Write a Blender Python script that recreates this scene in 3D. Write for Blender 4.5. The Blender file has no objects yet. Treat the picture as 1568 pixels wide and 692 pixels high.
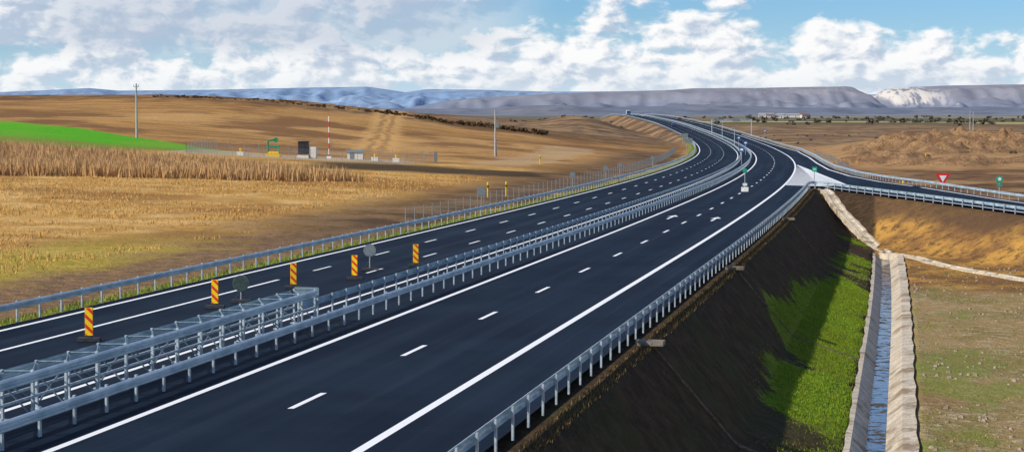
import bpy, math, random
import numpy as np
from mathutils import Vector
random.seed(7); rng=np.random.default_rng(7)
scene=bpy.context.scene
scene.view_settings.view_transform='Standard'
scene.view_settings.look='None'
scene.view_settings.exposure=0

# ------------------------------------------------------------------ alignment
TY=np.arange(-100,16001,5.0)
SK=np.interp(TY,[-100,110,200,280,350,475,600,725,900,1300,16000],
             [.2127,.2127,.195,.168,.143,.106,.067,.035,.010,.012,.02])
TD=np.concatenate([[0],np.cumsum((SK[1:]+SK[:-1])*.5*5.0)])
TD=TD-np.interp(44.36,TY,TD)-7.5
TC=np.cos(np.arctan(SK))
zr_raw=np.interp(TY,[-100,480,600,725,900,1100,1290,1400,1700,3000,5000,16000],
                 [0,0,1.0,3.1,7.0,10.3,12.2,12.2,8.5,15,25,25])
k=np.ones(21)/21
TZ=np.convolve(np.pad(zr_raw,10,mode='edge'),k,'valid')
TZ[TY<430]=0
def D(Y): return np.interp(Y,TY,TD)
def C(Y): return np.interp(Y,TY,TC)
def ZR(Y): return np.interp(Y,TY,TZ)
def ang(Y): return -math.atan(float(np.interp(Y,TY,SK)))
def pos(o,Y,z=0.0):
    return (float(D(Y)+o/C(Y)),float(Y),float(ZR(Y)+z))
def RN(Y): return np.interp(Y,[90,110,140,176,200,222],[76,70,60,49.4,42.5,36.6])
def RF(Y): return np.interp(Y,[90,110,140,176,198,222,240,265,300,345,400,475,600,725],
                            [86,79.5,69.5,58.5,53.5,50.5,49.6,50.2,53.2,58.8,66.2,75.4,84.2,90.2])
def RZ(Y): return np.interp(Y,[90,110,140,176,198,222],[-3.2,-2.8,-2.0,-1.0,-.45,0])
def edge_off(Y):
    Y=np.asarray(Y,float)
    far=(RF(Y)-D(Y))*C(Y)
    return np.where(Y<222,7.0,np.where(Y<725,far,7.0))

# ------------------------------------------------------------------ terrain height
def wob(x,y,sc,seed=0):
    r=np.random.default_rng(seed+100); t=0
    for i in range(7):
        a=r.uniform(0,6.28); f=sc*r.uniform(.5,1.9); p=r.uniform(0,6.28)
        t=t+np.sin((x*math.cos(a)+y*math.sin(a))*f+p+1.3*np.sin((x*math.sin(a)-y*math.cos(a))*f*.6))
    return t/7
def H(X,Y,detail=True):
    X=np.asarray(X,float);Y=np.asarray(Y,float)
    o=(X-D(Y))*C(Y); zr=ZR(Y)
    d=-o-18.6
    A=np.interp(Y,[-100,0,100,200,300,400,480,550,620,700,800,950,1300,1600,3000],[0,0,1,4.3,6,8.5,12.6,16.2,14.8,11.5,10,10,9,3,0])
    S=np.interp(d,[0,20,45,65,85,105,125,160,210,600,1500],[0,.12,.33,.47,.66,.8,.93,1,1,.9,.5])
    bl=np.interp(Y,[-100,480,700,1000,1300,3000,5000,16000],[-.8,-.8,0,2,4.5,15,25,25])
    natL=bl+A*S
    # bank beside the far cutting
    natL=natL+np.clip((Y-720)/120,0,1)*np.clip((1250-Y)/150,0,1)*6.0*np.exp(-((d-34)/20.0)**2)
    amp=np.clip((d-6)/40,0,1)
    natL=natL+amp*(wob(X,Y,.035,1)*.8+wob(X,Y,.11,2)*.25)
    fill=zr-.12-np.maximum(0,d-.7)*.5
    cut=zr-.2+np.maximum(0,d-1.5)*.55
    zl=np.minimum(np.maximum(natL,fill),cut)
    eo=edge_off(Y)+.35
    r=o-eo
    natR=np.interp(Y,[-100,180,250,350,500,700,1000,1300,3000,5000,16000],[-5.15,-5.15,-4.3,-3.3,-2,0,2,4.5,15,25,25])
    natR=natR+np.clip((r-16)/30,0,1)*(wob(X,Y,.05,3)*.5+wob(X,Y,.012,4)*1.2)
    ex=np.clip((X-78-(Y-400)*.10)/22,0,1)*np.clip((Y-390)/25,0,1)*np.clip((640-Y)/40,0,1)
    tt=np.clip((Y-400+wob(X,Y,.06,44)*14)/120,0,1)*3.0
    natR=natR+ex*(np.floor(tt)+np.clip((tt%1)*3,0,1))*.95
    prof=np.interp(r,[0,.5,3.5,7.1,60],[0,.05,3.65,4.95,30])
    f2=zr-.12-prof
    zrt=np.minimum(np.maximum(natR,f2),zr+np.maximum(0,r-1.5)*.5)
    rm=(Y<222)
    c=.965
    dn=(RN(Y)-.5-X)*c; df=(X-RF(Y)-.5)*c
    dist=np.maximum(np.maximum(dn,df),0)
    fr=RZ(Y)-.2-np.maximum(0,dist-.4)*.62
    zrt=np.where(rm,np.maximum(zrt,fr),zrt)
    if detail:
        zrt=zrt+np.clip((r-.8)/2,0,1)*np.where(rm&(dist<1),0,1)*(wob(X,Y,.9,5)*.07+wob(X,Y,.35,6)*.11)*np.where((np.abs(o-15.9)<2.4)&(Y<181),0,1)
        zl=zl+np.clip((d-1.2)/2,0,1)*(wob(X,Y,.8,7)*.05+wob(X,Y,.3,8)*.07)
    z=np.where(o<-18.6,zl,np.where(r>0,zrt,zr-.25))
    z=np.where((np.abs(o-15.9)<1.29)&(Y<180),-6.3,z)
    return z
def green_density(X,Y):
    o=(X-D(Y))*C(Y)
    g=wob(X,Y,.15,30)*1.3+wob(X,Y,.5,31)*.8+wob(X,Y,1.1,32)*.35+.10
    g=g+np.interp(o,[9.0,10.6,12.0,14.0,14.6,15.2],[-1.5,-.35,.15,.12,-.2,-1.5])
    g=g+np.interp(Y,[40,150,185,205],[.05,0,-.25,-1.5])
    return np.where((o>8)&(o<16),g,-1.0)

# ------------------------------------------------------------------ node helpers
class NT:
    def __init__(s,name):
        s.mat=bpy.data.materials.new(name); s.mat.use_nodes=True
        s.t=s.mat.node_tree; s.n=s.t.nodes; s.l=s.t.links
        s.b=s.n['Principled BSDF']
    def node(s,t): return s.n.new(t)
    def put(s,sock,v):
        if isinstance(v,bpy.types.NodeSocket): s.l.new(v,sock)
        elif isinstance(v,(tuple,list)) and sock.type=='RGBA': sock.default_value=(*v[:3],1)
        else: sock.default_value=v
    def math(s,op,a,b=0.0,clamp=False):
        n=s.node('ShaderNodeMath'); n.operation=op; n.use_clamp=clamp
        s.put(n.inputs[0],a); s.put(n.inputs[1],b); return n.outputs[0]
    def mix(s,f,a,b,bt='MIX'):
        n=s.node('ShaderNodeMix'); n.data_type='RGBA'; n.blend_type=bt
        s.put(n.inputs[0],f); s.put(n.inputs[6],a); s.put(n.inputs[7],b); return n.outputs[2]
    def sm(s,x,a,b,lo=0.0,hi=1.0):
        n=s.node('ShaderNodeMapRange'); n.interpolation_type='SMOOTHSTEP'
        s.put(n.inputs[0],x); n.inputs[1].default_value=a; n.inputs[2].default_value=b
        n.inputs[3].default_value=lo; n.inputs[4].default_value=hi; return n.outputs[0]
    def noise(s,vec,scale,det=4,rough=.55,col=False):
        n=s.node('ShaderNodeTexNoise'); s.l.new(vec,n.inputs['Vector'])
        n.inputs['Scale'].default_value=scale; n.inputs['Detail'].default_value=det; n.inputs['Roughness'].default_value=rough
        return n.outputs['Color' if col else 'Fac']
    def scale(s,vec,v):
        n=s.node('ShaderNodeVectorMath'); n.operation='MULTIPLY'; s.l.new(vec,n.inputs[0]); n.inputs[1].default_value=v; return n.outputs[0]
    def P(s): return s.node('ShaderNodeNewGeometry').outputs['Position']
    def obj(s): return s.node('ShaderNodeTexCoord').outputs['Object']
    def uv(s): return s.node('ShaderNodeTexCoord').outputs['UV']
    def sep(s,v):
        n=s.node('ShaderNodeSeparateXYZ'); s.l.new(v,n.inputs[0]); return n.outputs
    def attr(s,nm):
        n=s.node('ShaderNodeAttribute'); n.attribute_name=nm; return n.outputs['Fac']
    def bump(s,h,st=.3,dist=.1):
        n=s.node('ShaderNodeBump'); n.inputs['Strength'].default_value=st; n.inputs['Distance'].default_value=dist
        s.l.new(h,n.inputs['Height']); s.l.new(n.outputs[0],s.b.inputs['Normal'])
    def out(s,col,rough=.8,metal=0.0,spec=.3):
        s.put(s.b.inputs['Base Color'],col); s.put(s.b.inputs['Roughness'],rough)
        s.put(s.b.inputs['Metallic'],metal); s.put(s.b.inputs['Specular IOR Level'],spec)
        return s.mat
def simple(name,c1,c2=None,rough=.6,metal=0,scale=6,spec=.3):
    n=NT(name)
    if c2 is None: c2=tuple(x*.8 for x in c1)
    f=n.noise(n.P(),scale,3)
    return n.out(n.mix(n.sm(f,.35,.65),c1,c2),rough,metal,spec)
def leafmat(name,c1,c2,c3=None):
    n=NT(name); r=n.node('ShaderNodeNewGeometry').outputs['Random Per Island']
    c=n.mix(r,c1,c2)
    if c3: c=n.mix(n.sm(n.noise(n.P(),.15,2),.45,.62),c,c3)
    return n.out(c,.8,0,.15)

def asphalt():
    n=NT('asphalt'); uv=n.uv(); p=n.P()
    a=n.noise(p,.12,3,.6); st=n.noise(n.scale(uv,(.7,.012,1)),1.0,3,.6); fine=n.noise(p,25,2,.7); pt=n.noise(p,.5,4,.65)
    c=n.mix(n.sm(a,.35,.65),(.0045,.0095,.020),(.0085,.0165,.030))
    c=n.mix(n.sm(st,.5,.72,0,.4),c,(.015,.026,.043))
    c=n.mix(n.sm(pt,.58,.75,0,.4),c,(.004,.007,.013))
    c=n.mix(n.sm(fine,.55,.8,0,.5),c,(.024,.034,.048))
    x=n.sep(uv)
    sq=n.math('FRACT',n.math('DIVIDE',x[1],47.0))
    joint=n.math('LESS_THAN',n.math('ADD',sq,n.math('MULTIPLY',a,.002)),.0018)
    c=n.mix(n.math('MULTIPLY',joint,.35),c,(.04,.045,.05))
    n.bump(fine,.35,.012)
    try: n.b.inputs['Specular Tint'].default_value=(.45,.65,1.0,1)
    except Exception: pass
    return n.out(c,n.sm(st,.35,.7,.72,.62),0,.07)
M_asph=asphalt()
def paint(name,c):
    n=NT(name); p=n.P(); f=n.noise(p,9,3,.7)
    return n.out(n.mix(n.sm(f,.58,.78,0,.5),c,(.35,.36,.38)),.6)
M_white=paint('road_paint_white',(.84,.85,.85))
def galv():
    n=NT('galvanised_steel'); p=n.P(); f=n.noise(p,1.2,3,.6)
    c=n.mix(n.sm(f,.35,.65),(.36,.47,.53),(.54,.65,.70))
    return n.out(c,.45,.4,.5)
M_galv=galv()
M_galvd=simple('galvanised_steel_post',(.50,.58,.62),(.34,.41,.45),.45,.35)
M_lat=simple('lattice_steel',(.22,.30,.34),(.15,.21,.25),.5,.4)
def conc(name,a,b,brick=True):
    n=NT(name); p=n.P(); f=n.noise(p,.9,4,.65); g=n.noise(p,6,3,.7)
    c=n.mix(n.sm(f,.35,.65),a,b); c=n.mix(n.sm(g,.48,.70,0,.75),c,tuple(x*.35 for x in a))
    h=n.noise(p,.35,4,.7); c=n.mix(n.sm(h,.52,.63,0,.75),c,(.20,.13,.065))
    if brick:
        uv=n.sep(n.uv()); fr=n.math('FRACT',n.math('DIVIDE',uv[1],1.5)); j=n.math('LESS_THAN',fr,.035)
        c=n.mix(n.math('MULTIPLY',j,.75),c,(.07,.06,.05))
    n.bump(g,.7,.06); return n.out(c,.9)
M_conc=conc('ditch_concrete',(.62,.54,.42),(.45,.39,.30))
M_conc2=conc('channel_concrete',(.70,.61,.46),(.50,.42,.31))
def water():
    n=NT('ditch_water'); p=n.P(); f=n.noise(p,3,3); n.bump(f,.3,.03)
    g=n.noise(p,1.3,4,.7)
    c=n.mix(n.sm(f,.4,.7),(.02,.05,.10),(.07,.12,.20)); c=n.mix(n.sm(g,.50,.58),c,(.05,.04,.025))
    return n.out(c,n.sm(g,.5,.6,.12,.7),0,.5)
M_water=water()
M_dark=simple('dark_rubber',(.03,.03,.035),(.05,.05,.05),.7)

# ------------------------------------------------------------------ terrain material
def terrain_mat():
    n=NT('terrain_ground'); p=n.P(); X,Y,Z=n.sep(p)[0:3]; o=n.attr('o'); gd=n.attr('green')
    n1=n.noise(p,.03,4,.6); n2=n.noise(p,.15,4,.65); n3=n.noise(p,1.1,4,.7); n4=n.noise(p,6,3,.75); nl=n.noise(p,.009,3,.55)
    nm=n.math('SUBTRACT',n2,.5); nb=n.math('SUBTRACT',n3,.5)
    on=n.math('ADD',n.math('ADD',o,n.math('MULTIPLY',nm,14.0)),n.math('MULTIPLY',nb,3.0))
    Yn=n.math('ADD',Y,n.math('MULTIPLY',nm,14.0))
    M=lambda a,b: n.math('MULTIPLY',a,b)
    g=n.mix(n.sm(n3,.3,.7),(.62,.36,.10),(.42,.22,.055))
    g=n.mix(n.sm(n2,.42,.68,0,.85),g,(.76,.50,.19))
    g=n.mix(n.sm(n1,.48,.60,0,.8),g,(.32,.155,.045))
    g=n.mix(n.sm(n4,.5,.72,0,.75),g,(.15,.08,.025))
    hill=n.sm(Yn,290,360)
    stre=n.noise(n.scale(p,(.05,.35,.1)),1,4,.6)
    hc=n.mix(n.sm(stre,.4,.6),(.52,.275,.085),(.27,.145,.055))
    hc=n.mix(n.sm(nl,.45,.6,0,.7),hc,(.62,.37,.14))
    hc=n.mix(n.sm(n1,.46,.60,0,.85),hc,(.18,.088,.038))
    hc=n.mix(n.sm(n3,.5,.72,0,.7),hc,(.11,.06,.028))
    g=n.mix(M(hill,.9),g,hc)
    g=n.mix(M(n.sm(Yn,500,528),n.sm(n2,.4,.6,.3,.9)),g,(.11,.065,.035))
    tx=n.math('ADD',X,n.math('ADD',n.math('MULTIPLY',n.math('SUBTRACT',Y,400.0),.05),n.math('MULTIPLY',nm,7.0)))
    tr=n.math('ABSOLUTE',n.math('ADD',tx,29.0)); tr2=n.math('ABSOLUTE',n.math('SUBTRACT',tr,1.3))
    tm=M(n.sm(n.math('ADD',tr,n.math('MULTIPLY',nb,4.0)),5.5,3.0),n.sm(Yn,345,365))
    g=n.mix(M(tm,.7),g,(.64,.37,.13)); g=n.mix(M(M(tm,n.sm(tr2,.8,.4)),.5),g,(.18,.095,.04))
    def half(a,b,c,w=1.5,nz=3.0):
        v=n.math('ADD',n.math('MULTIPLY',X,a),n.math('MULTIPLY',Y,b))
        v=n.math('ADD',v,n.math('MULTIPLY',nb,nz))
        return n.sm(v,c-w,c+w)
    def poly(pts,w=1.0,nz=2.0):
        m=None
        for i in range(len(pts)):
            (x0,y0),(x1,y1)=pts[i],pts[(i+1)%len(pts)]
            L=math.hypot(x1-x0,y1-y0); a=-(y1-y0)/L; b=(x1-x0)/L
            h=half(a,b,a*x0+b*y0,w,nz); m=h if m is None else M(m,h)
        return m
    gf=poly([(-330,205),(-82,283),(-50,300),(-46,309),(-70,346),(-122,412),(-330,560)],1.0,2.0)
    gcol=n.mix(n.sm(n3,.3,.7),(.07,.36,.008),(.12,.42,.02)); gcol=n.mix(n.sm(n1,.5,.6,0,.5),gcol,(.22,.34,.04))
    g=n.mix(gf,g,gcol)
    low=n.math('MULTIPLY',gf,n.sm(n.math('ADD',n.math('MULTIPLY',X,.45),n.math('SUBTRACT',Y,285.0)),6,-6))
    g=n.mix(M(low,.8),g,(.24,.22,.05))
    yard=poly([(-56,292),(-18,292),(-14,312),(-54,316)],1.0,2)
    g=n.mix(M(yard,.8),g,(.46,.36,.24))
    yg=M(M(n.sm(on,-44,-38),n.sm(on,-27,-31)),n.sm(Yn,145,115))
    g=n.mix(M(yg,.75),g,n.mix(n.sm(n3,.4,.6),(.26,.25,.02),(.50,.36,.07)))
    dirt=M(M(n.sm(on,-33,-28),n.sm(on,-19.5,-21)),n.sm(Yn,185,135))
    dcol=n.mix(n.sm(n3,.35,.65),(.26,.155,.08),(.12,.075,.045)); dcol=n.mix(n.sm(n4,.5,.7,0,.5),dcol,(.40,.28,.17))
    g=n.mix(M(dirt,.92),g,dcol)
    dk=M(M(n.sm(on,-42,-31),n.sm(on,-20.5,-22)),M(n.sm(Yn,120,160),n.sm(Yn,520,440)))
    g=n.mix(M(dk,.85),g,n.mix(n.sm(n2,.4,.6),(.055,.038,.025),(.19,.115,.06)))
    dk2=M(M(n.sm(on,-72,-64),n.sm(on,-30,-36)),M(n.sm(Yn,262,270),n.sm(Yn,298,286)))
    g=n.mix(M(dk2,.9),g,(.035,.026,.018))
    tk=M(M(n.sm(on,-54,-51),n.sm(on,-41,-43)),M(n.sm(Yn,300,320),n.sm(Yn,470,430)))
    g=n.mix(M(tk,.6),g,(.50,.35,.19))
    vg=M(n.sm(o,-20.4,-19.6),n.sm(o,-17.0,-17.3))
    vcol=n.mix(n.sm(n3,.42,.6),(.11,.19,.02),(.30,.25,.06)); g=n.mix(vg,g,vcol)
    # --- right
    shaded_soil=n.mix(n.sm(n3,.35,.7),(.038,.024,.013),(.085,.052,.026)); shaded_soil=n.mix(n.sm(n4,.55,.75,0,.6),shaded_soil,(.17,.11,.055))  # dark bank soil, its near-black tone also painting in the slope's shade
    shaded_soil=n.mix(n.sm(n2,.5,.65,0,.5),shaded_soil,(.05,.055,.015))
    flat=n.mix(n.sm(n2,.38,.62),(.36,.25,.11),(.25,.20,.07))
    flat=n.mix(n.sm(n3,.5,.68,0,.85),flat,(.50,.40,.26)); flat=n.mix(n.sm(n4,.50,.66,0,.85),flat,(.10,.065,.035))
    flat=n.mix(n.sm(n1,.48,.60,0,.75),flat,(.25,.13,.06))
    pgr=n.noise(n.scale(p,(1.4,.7,1)),.12,3,.6); flat=n.mix(n.sm(n.math('ADD',pgr,n.math('MULTIPLY',nb,.3)),.55,.62,0,.65),flat,(.17,.21,.035))
    org=n.mix(n.sm(n2,.38,.62),(.50,.27,.06),(.21,.105,.04)); org=n.mix(n.sm(n3,.46,.66,0,.9),org,(.11,.06,.03)); org=n.mix(n.sm(n4,.5,.75,0,.5),org,(.60,.37,.13))
    org=n.mix(n.sm(n.math('ADD',Z,n.math('MULTIPLY',nm,3.0)),-3.2,-1.8,0,.8),org,(.10,.06,.035))
    rt=n.mix(n.sm(n.math('ADD',Yn,n.math('MULTIPLY',o,.6)),150,160),flat,org)
    far=n.mix(n.sm(n2,.4,.62),(.22,.12,.055),(.10,.055,.03)); far=n.mix(n.sm(n1,.5,.6,0,.8),far,(.42,.26,.11))
    far=n.mix(n.sm(n3,.5,.7,0,.6),far,(.06,.038,.02))
    far=n.mix(M(n.sm(Yn,395,412),n.sm(n2,.35,.6,.4,1)),far,(.42,.25,.11))
    rt=n.mix(n.sm(Yn,222,236),rt,far)
    rt=n.mix(n.sm(n.math('ADD',o,nb),14.9,14.4),rt,n.mix(n.sm(Y,214,226),shaded_soil,rt))
    green=n.sm(n.math('ADD',gd,n.math('MULTIPLY',nb,1.1)),-.08,.16)
    grc=n.mix(n.sm(n3,.35,.65),(.10,.22,.008),(.25,.32,.02)); grc=n.mix(n.sm(n4,.46,.64,0,.8),grc,(.035,.06,.01))
    grc=n.mix(n.sm(n2,.45,.6,0,.5),grc,(.20,.20,.03))
    rt=n.mix(M(green,.92),rt,grc)
    c=n.mix(n.math('GREATER_THAN',o,-5.0),g,rt)
    v=n.node('ShaderNodeTexVoronoi'); v.inputs['Scale'].default_value=1.0; v.voronoi_dimensions='2D'
    n.l.new(n.scale(p,(.0022,.0045,0)),v.inputs['Vector'])
    cr=n.node('ShaderNodeValToRGB'); n.l.new(n.sep(v.outputs['Color'])[0],cr.inputs[0])
    cr.color_ramp.interpolation='CONSTANT'; e=cr.color_ramp.elements
    cols=[(0,(.12,.11,.05)),(.22,(.22,.15,.07)),(.4,(.10,.10,.05)),(.55,(.48,.36,.16)),(.66,(.13,.09,.05)),(.8,(.26,.21,.09)),(.92,(.13,.12,.05))]
    e[0].position=0; e[0].color=(*cols[0][1],1); e[1].position=cols[1][0]; e[1].color=(*cols[1][1],1)
    for q in cols[2:]:
        k=e.new(q[0]); k.color=(*q[1],1)
    ff=n.mix(n.sm(n2,.45,.65,0,.6),cr.outputs[0],(.06,.055,.03))
    cutc=n.mix(n.sm(n1,.42,.58),(.17,.10,.055),(.34,.22,.11)); cutc=n.mix(n.sm(n2,.45,.62,0,.8),cutc,(.07,.045,.03))
    ff=n.mix(M(n.sm(on,-170,-120),n.sm(Y,1500,1250)),ff,cutc)
    c=n.mix(n.sm(Yn,560,680),c,ff)
    c=n.mix(n.sm(Y,1400,4500,0,.8),c,(.17,.21,.27))  # distance haze painted into the ground colour
    hgt=n.math('ADD',n.math('MULTIPLY',n3,.8),n.math('MULTIPLY',n4,.35)); n.bump(hgt,.9,.4)
    return n.out(c,.95,0,.1)
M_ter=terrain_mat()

def grid_mesh(name,VX,VY,VZ,mat,smooth=True,attrs=None):
    R,Cn=VX.shape
    me=bpy.data.meshes.new(name)
    co=np.stack([VX,VY,VZ],-1).reshape(-1,3)
    idx=np.arange(R*Cn).reshape(R,Cn)
    q=np.stack([idx[:-1,:-1],idx[:-1,1:],idx[1:,1:],idx[1:,:-1]],-1).reshape(-1,4)
    me.vertices.add(len(co)); me.vertices.foreach_set('co',co.ravel())
    me.loops.add(q.size); me.loops.foreach_set('vertex_index',q.ravel())
    me.polygons.add(len(q)); me.polygons.foreach_set('loop_start',np.arange(0,q.size,4)); me.polygons.foreach_set('loop_total',np.full(len(q),4))
    if smooth: me.polygons.foreach_set('use_smooth',np.ones(len(q),bool))
    me.update(calc_edges=True)
    for nm,ar in (attrs or {}).items():
        a=me.attributes.new(nm,'FLOAT','POINT'); a.data.foreach_set('value',ar.ravel().astype(np.float32))
    me.materials.append(mat)
    ob=bpy.data.objects.new(name,me); scene.collection.objects.link(ob); return ob
rows=np.concatenate([np.arange(-60,20,8),np.arange(20,260,1.5),np.arange(260,640,3),np.arange(640,1000,8),np.geomspace(1000,15000,60)])
rows=np.unique(np.concatenate([rows,[179.9,180.1,221.9,222.1]]))
colsL=-np.concatenate([np.geomspace(6000,260,26),np.arange(256,100,-4),np.arange(100,20,-1.6),[19.8,19.3,18.8,18.3,17]])
colsR=np.concatenate([[-10,0,6.5,7.2,7.5,7.9],np.arange(8.4,14.4,.5),[14.54,14.62,17.18,17.26],np.arange(17.8,60,1.1),np.arange(60,140,3),np.geomspace(142,6000,36)])
cols=np.concatenate([colsL,colsR])
YY,OO=np.meshgrid(rows,cols,indexing='ij')
XX=D(YY)+OO/C(YY)
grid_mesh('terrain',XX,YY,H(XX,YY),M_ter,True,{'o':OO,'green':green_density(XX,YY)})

# ------------------------------------------------------------------ mesh builder
class MB:
    def __init__(s): s.v=[];s.f=[];s.m=[];s.uv={}
    def add(s,vs,fs,m=0):
        b=len(s.v); s.v+= [tuple(map(float,x)) for x in vs]
        for f in fs: s.f.append([b+i for i in f]); s.m.append(m)
    def box(s,c,sz,a=0.0,m=0):
        x,y,z=c; hx,hy,hz=sz[0]/2,sz[1]/2,sz[2]/2; ca,sa=math.cos(a),math.sin(a); vs=[]
        for dz in(-hz,hz):
            for dx,dy in((-hx,-hy),(hx,-hy),(hx,hy),(-hx,hy)):
                vs.append((x+dx*ca-dy*sa,y+dx*sa+dy*ca,z+dz))
        s.add(vs,[(3,2,1,0),(4,5,6,7),(0,1,5,4),(1,2,6,5),(2,3,7,6),(3,0,4,7)],m)
    def cyl(s,p0,p1,r0,r1=None,n=8,m=0):
        r1=r0 if r1 is None else r1
        p0=Vector(p0);p1=Vector(p1);d=(p1-p0).normalized()
        u=d.orthogonal().normalized();w=d.cross(u); vs=[]
        for p,r in((p0,r0),(p1,r1)):
            for i in range(n):
                t=2*math.pi*i/n+math.pi/n; vs.append(p+(u*math.cos(t)+w*math.sin(t))*r)
        fs=[(i,(i+1)%n,n+(i+1)%n,n+i) for i in range(n)]+[tuple(range(n-1,-1,-1)),tuple(range(n,2*n))]
        s.add(vs,fs,m)
    def sweep(s,P,N,prof,m=0,uvs=None,wav=0.0):
        b=len(s.v); k=len(prof)
        for i,(p,nn) in enumerate(zip(P,N)):
            for j,(a,z) in enumerate(prof):
                if wav and j in(0,1,k-2,k-1): a=a+(wav*math.sin(i*1.7+j//2)+wav*.7*math.sin(i*.61+2))*(1 if j>1 else -1)
                s.v.append((p[0]+nn[0]*a,p[1]+nn[1]*a,p[2]+z))
        for i in range(len(P)-1):
            for j in range(k-1):
                q=b+i*k+j; s.f.append([q,q+1,q+k+1,q+k]); s.m.append(m)
        if uvs is not None:
            for i in range(len(P)):
                for j in range(k): s.uv[b+i*k+j]=(prof[j][0],uvs[i])
    def obj(s,name,mats,smooth=False,parent=None):
        me=bpy.data.meshes.new(name); me.from_pydata(s.v,[],s.f)
        for m in mats: me.materials.append(m)
        me.polygons.foreach_set('material_index',s.m)
        if smooth: me.polygons.foreach_set('use_smooth',[True]*len(s.f))
        if s.uv:
            ul=me.uv_layers.new(name='UVMap')
            for lp in me.loops: ul.data[lp.index].uv=s.uv.get(lp.vertex_index,(0,0))
        me.update(); ob=bpy.data.objects.new(name,me); scene.collection.objects.link(ob)
        if parent: ob.parent=parent
        return ob

# ------------------------------------------------------------------ pavement
mb=MB(); st=np.arange(-60,1701,5.0); st=np.unique(np.concatenate([st,[222.0]]))
def pave_row(Y,le,ri_x): return list(np.linspace(D(Y)+le/C(Y),ri_x,6))
segs=[(st[st<=222.0],lambda Y:D(Y)+6.75/C(Y)),(st[st>=222.0],lambda Y:D(Y)+(float(edge_off(Y+.001))-.3)/C(Y))]
for ys,fx in segs:
    base=len(mb.v)
    for Y in ys:
        for x in pave_row(Y,-17.75,fx(Y)):
            mb.v.append((float(x),float(Y),float(ZR(Y)))); mb.uv[len(mb.v)-1]=(float((x-D(Y))*C(Y)),float(Y))
    for i in range(len(ys)-1):
        for j in range(5):
            q=base+i*6+j; mb.f.append([q,q+1,q+7,q+6]); mb.m.append(0)
mb.obj('highway_road',[M_asph])
mb=MB(); ys=np.arange(92,222.1,5)
ys=np.unique(np.concatenate([ys,[222.0]]))
for Y in ys:
    for x in (RN(Y)+.3,RF(Y)-.3):
        mb.v.append((float(x),float(Y),float(RZ(Y)-(.004 if Y>221 else 0)))); mb.uv[len(mb.v)-1]=(float(x-RN(Y)),float(Y))
for i in range(len(ys)-1): q=i*2; mb.f.append([q,q+1,q+3,q+2]); mb.m.append(0)
mb.obj('ramp_road',[M_asph])

# ------------------------------------------------------------------ markings
mk=MB()
def line(o,y0,y1,w=.18,z=.005):
    ys=np.unique(np.concatenate([[y0],TY[(TY>y0)&(TY<y1)],[y1]]))
    b=len(mk.v)
    for Y in ys:
        for s_ in(-w/2,w/2): mk.v.append(pos(o+s_,Y,z))
    for i in range(len(ys)-1): q=b+2*i; mk.f.append([q,q+1,q+3,q+2]); mk.m.append(0)
def dashes(o,y0,y1,per=11.47,ln=3.0,w=.16):
    y=y0
    while y<y1: line(o,y,y+ln*.98,w); y+=per
line(3.75,-40,1600,.28); line(-3.6,-40,1600,.24)
dashes(0,52.1-1.5-11.47*3,1500,w=.18)
line(-7.6,-40,1600,.2)
line(-14.1,-40,92,.2); dashes(-14.1,97.5,1500); dashes(-10.9,96.0,1500)
line(-17.0,-40,1600,.24)
def rline(f,y0,y1,w=.2,z=.006):
    ys=np.unique(np.concatenate([[y0],np.arange(95,730,5)[(np.arange(95,730,5)>y0)&(np.arange(95,730,5)<y1)],[y1]])); b=len(mk.v)
    for Y in ys:
        zz=(RZ(Y) if Y<222 else ZR(Y))+z
        for s_ in(-w/2,w/2): mk.v.append((float(f(Y)+s_),float(Y),float(zz)))
    for i in range(len(ys)-1): q=b+2*i; mk.f.append([q,q+1,q+3,q+2]); mk.m.append(0)
rline(lambda Y:RF(Y)-1.3,95,700,.35)
rline(lambda Y:RN(Y)+1.3,95,221.9,.35)
def gl(Y): return float(D(Y)+4.0/C(Y))
def gr(Y): return float(np.interp(Y,[222,250,290,330],[gl(222)+8.0,gl(250)+5.6,gl(290)+2.6,gl(330)+.1]))
def gq(pts,z=.008):
    b=len(mk.v)
    for x,y in pts: mk.v.append((x,y,z))
    mk.f.append(list(range(b,b+len(pts)))); mk.m.append(0)
yy=226.0
rline(lambda Y:gr(Y),222.1,330,.4,.009)
while yy<322:
    m=.5*(gl(yy)+gr(yy)); w=1.9
    gq([(gl(yy+1.5),yy+3.5-2),(m,yy-2),(m,yy-2+w),(gl(yy+1.5),yy+3.5-2+w)]); gq([(m,yy-2),(gr(yy+1.5),yy+1.5),(gr(yy+1.5),yy+1.5+w),(m,yy-2+w)])
    yy+=2.7
def arrow(o,Y,L=6.0):
    def q(pts): 
        b=len(mk.v)
        for a,s_ in pts: mk.v.append(pos(o+a,Y+s_,.006))
        mk.f.append(list(range(b,b+len(pts)))); mk.m.append(0)
    q([(-.10,0),(.10,0),(.10,L*.62),(-.10,L*.62)])
    q([(-.45,L*.62),(.45,L*.62),(0,L)])
arrow(-1.9,149); arrow(1.9,146)
mk.obj('road_marking',[M_white])

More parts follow.
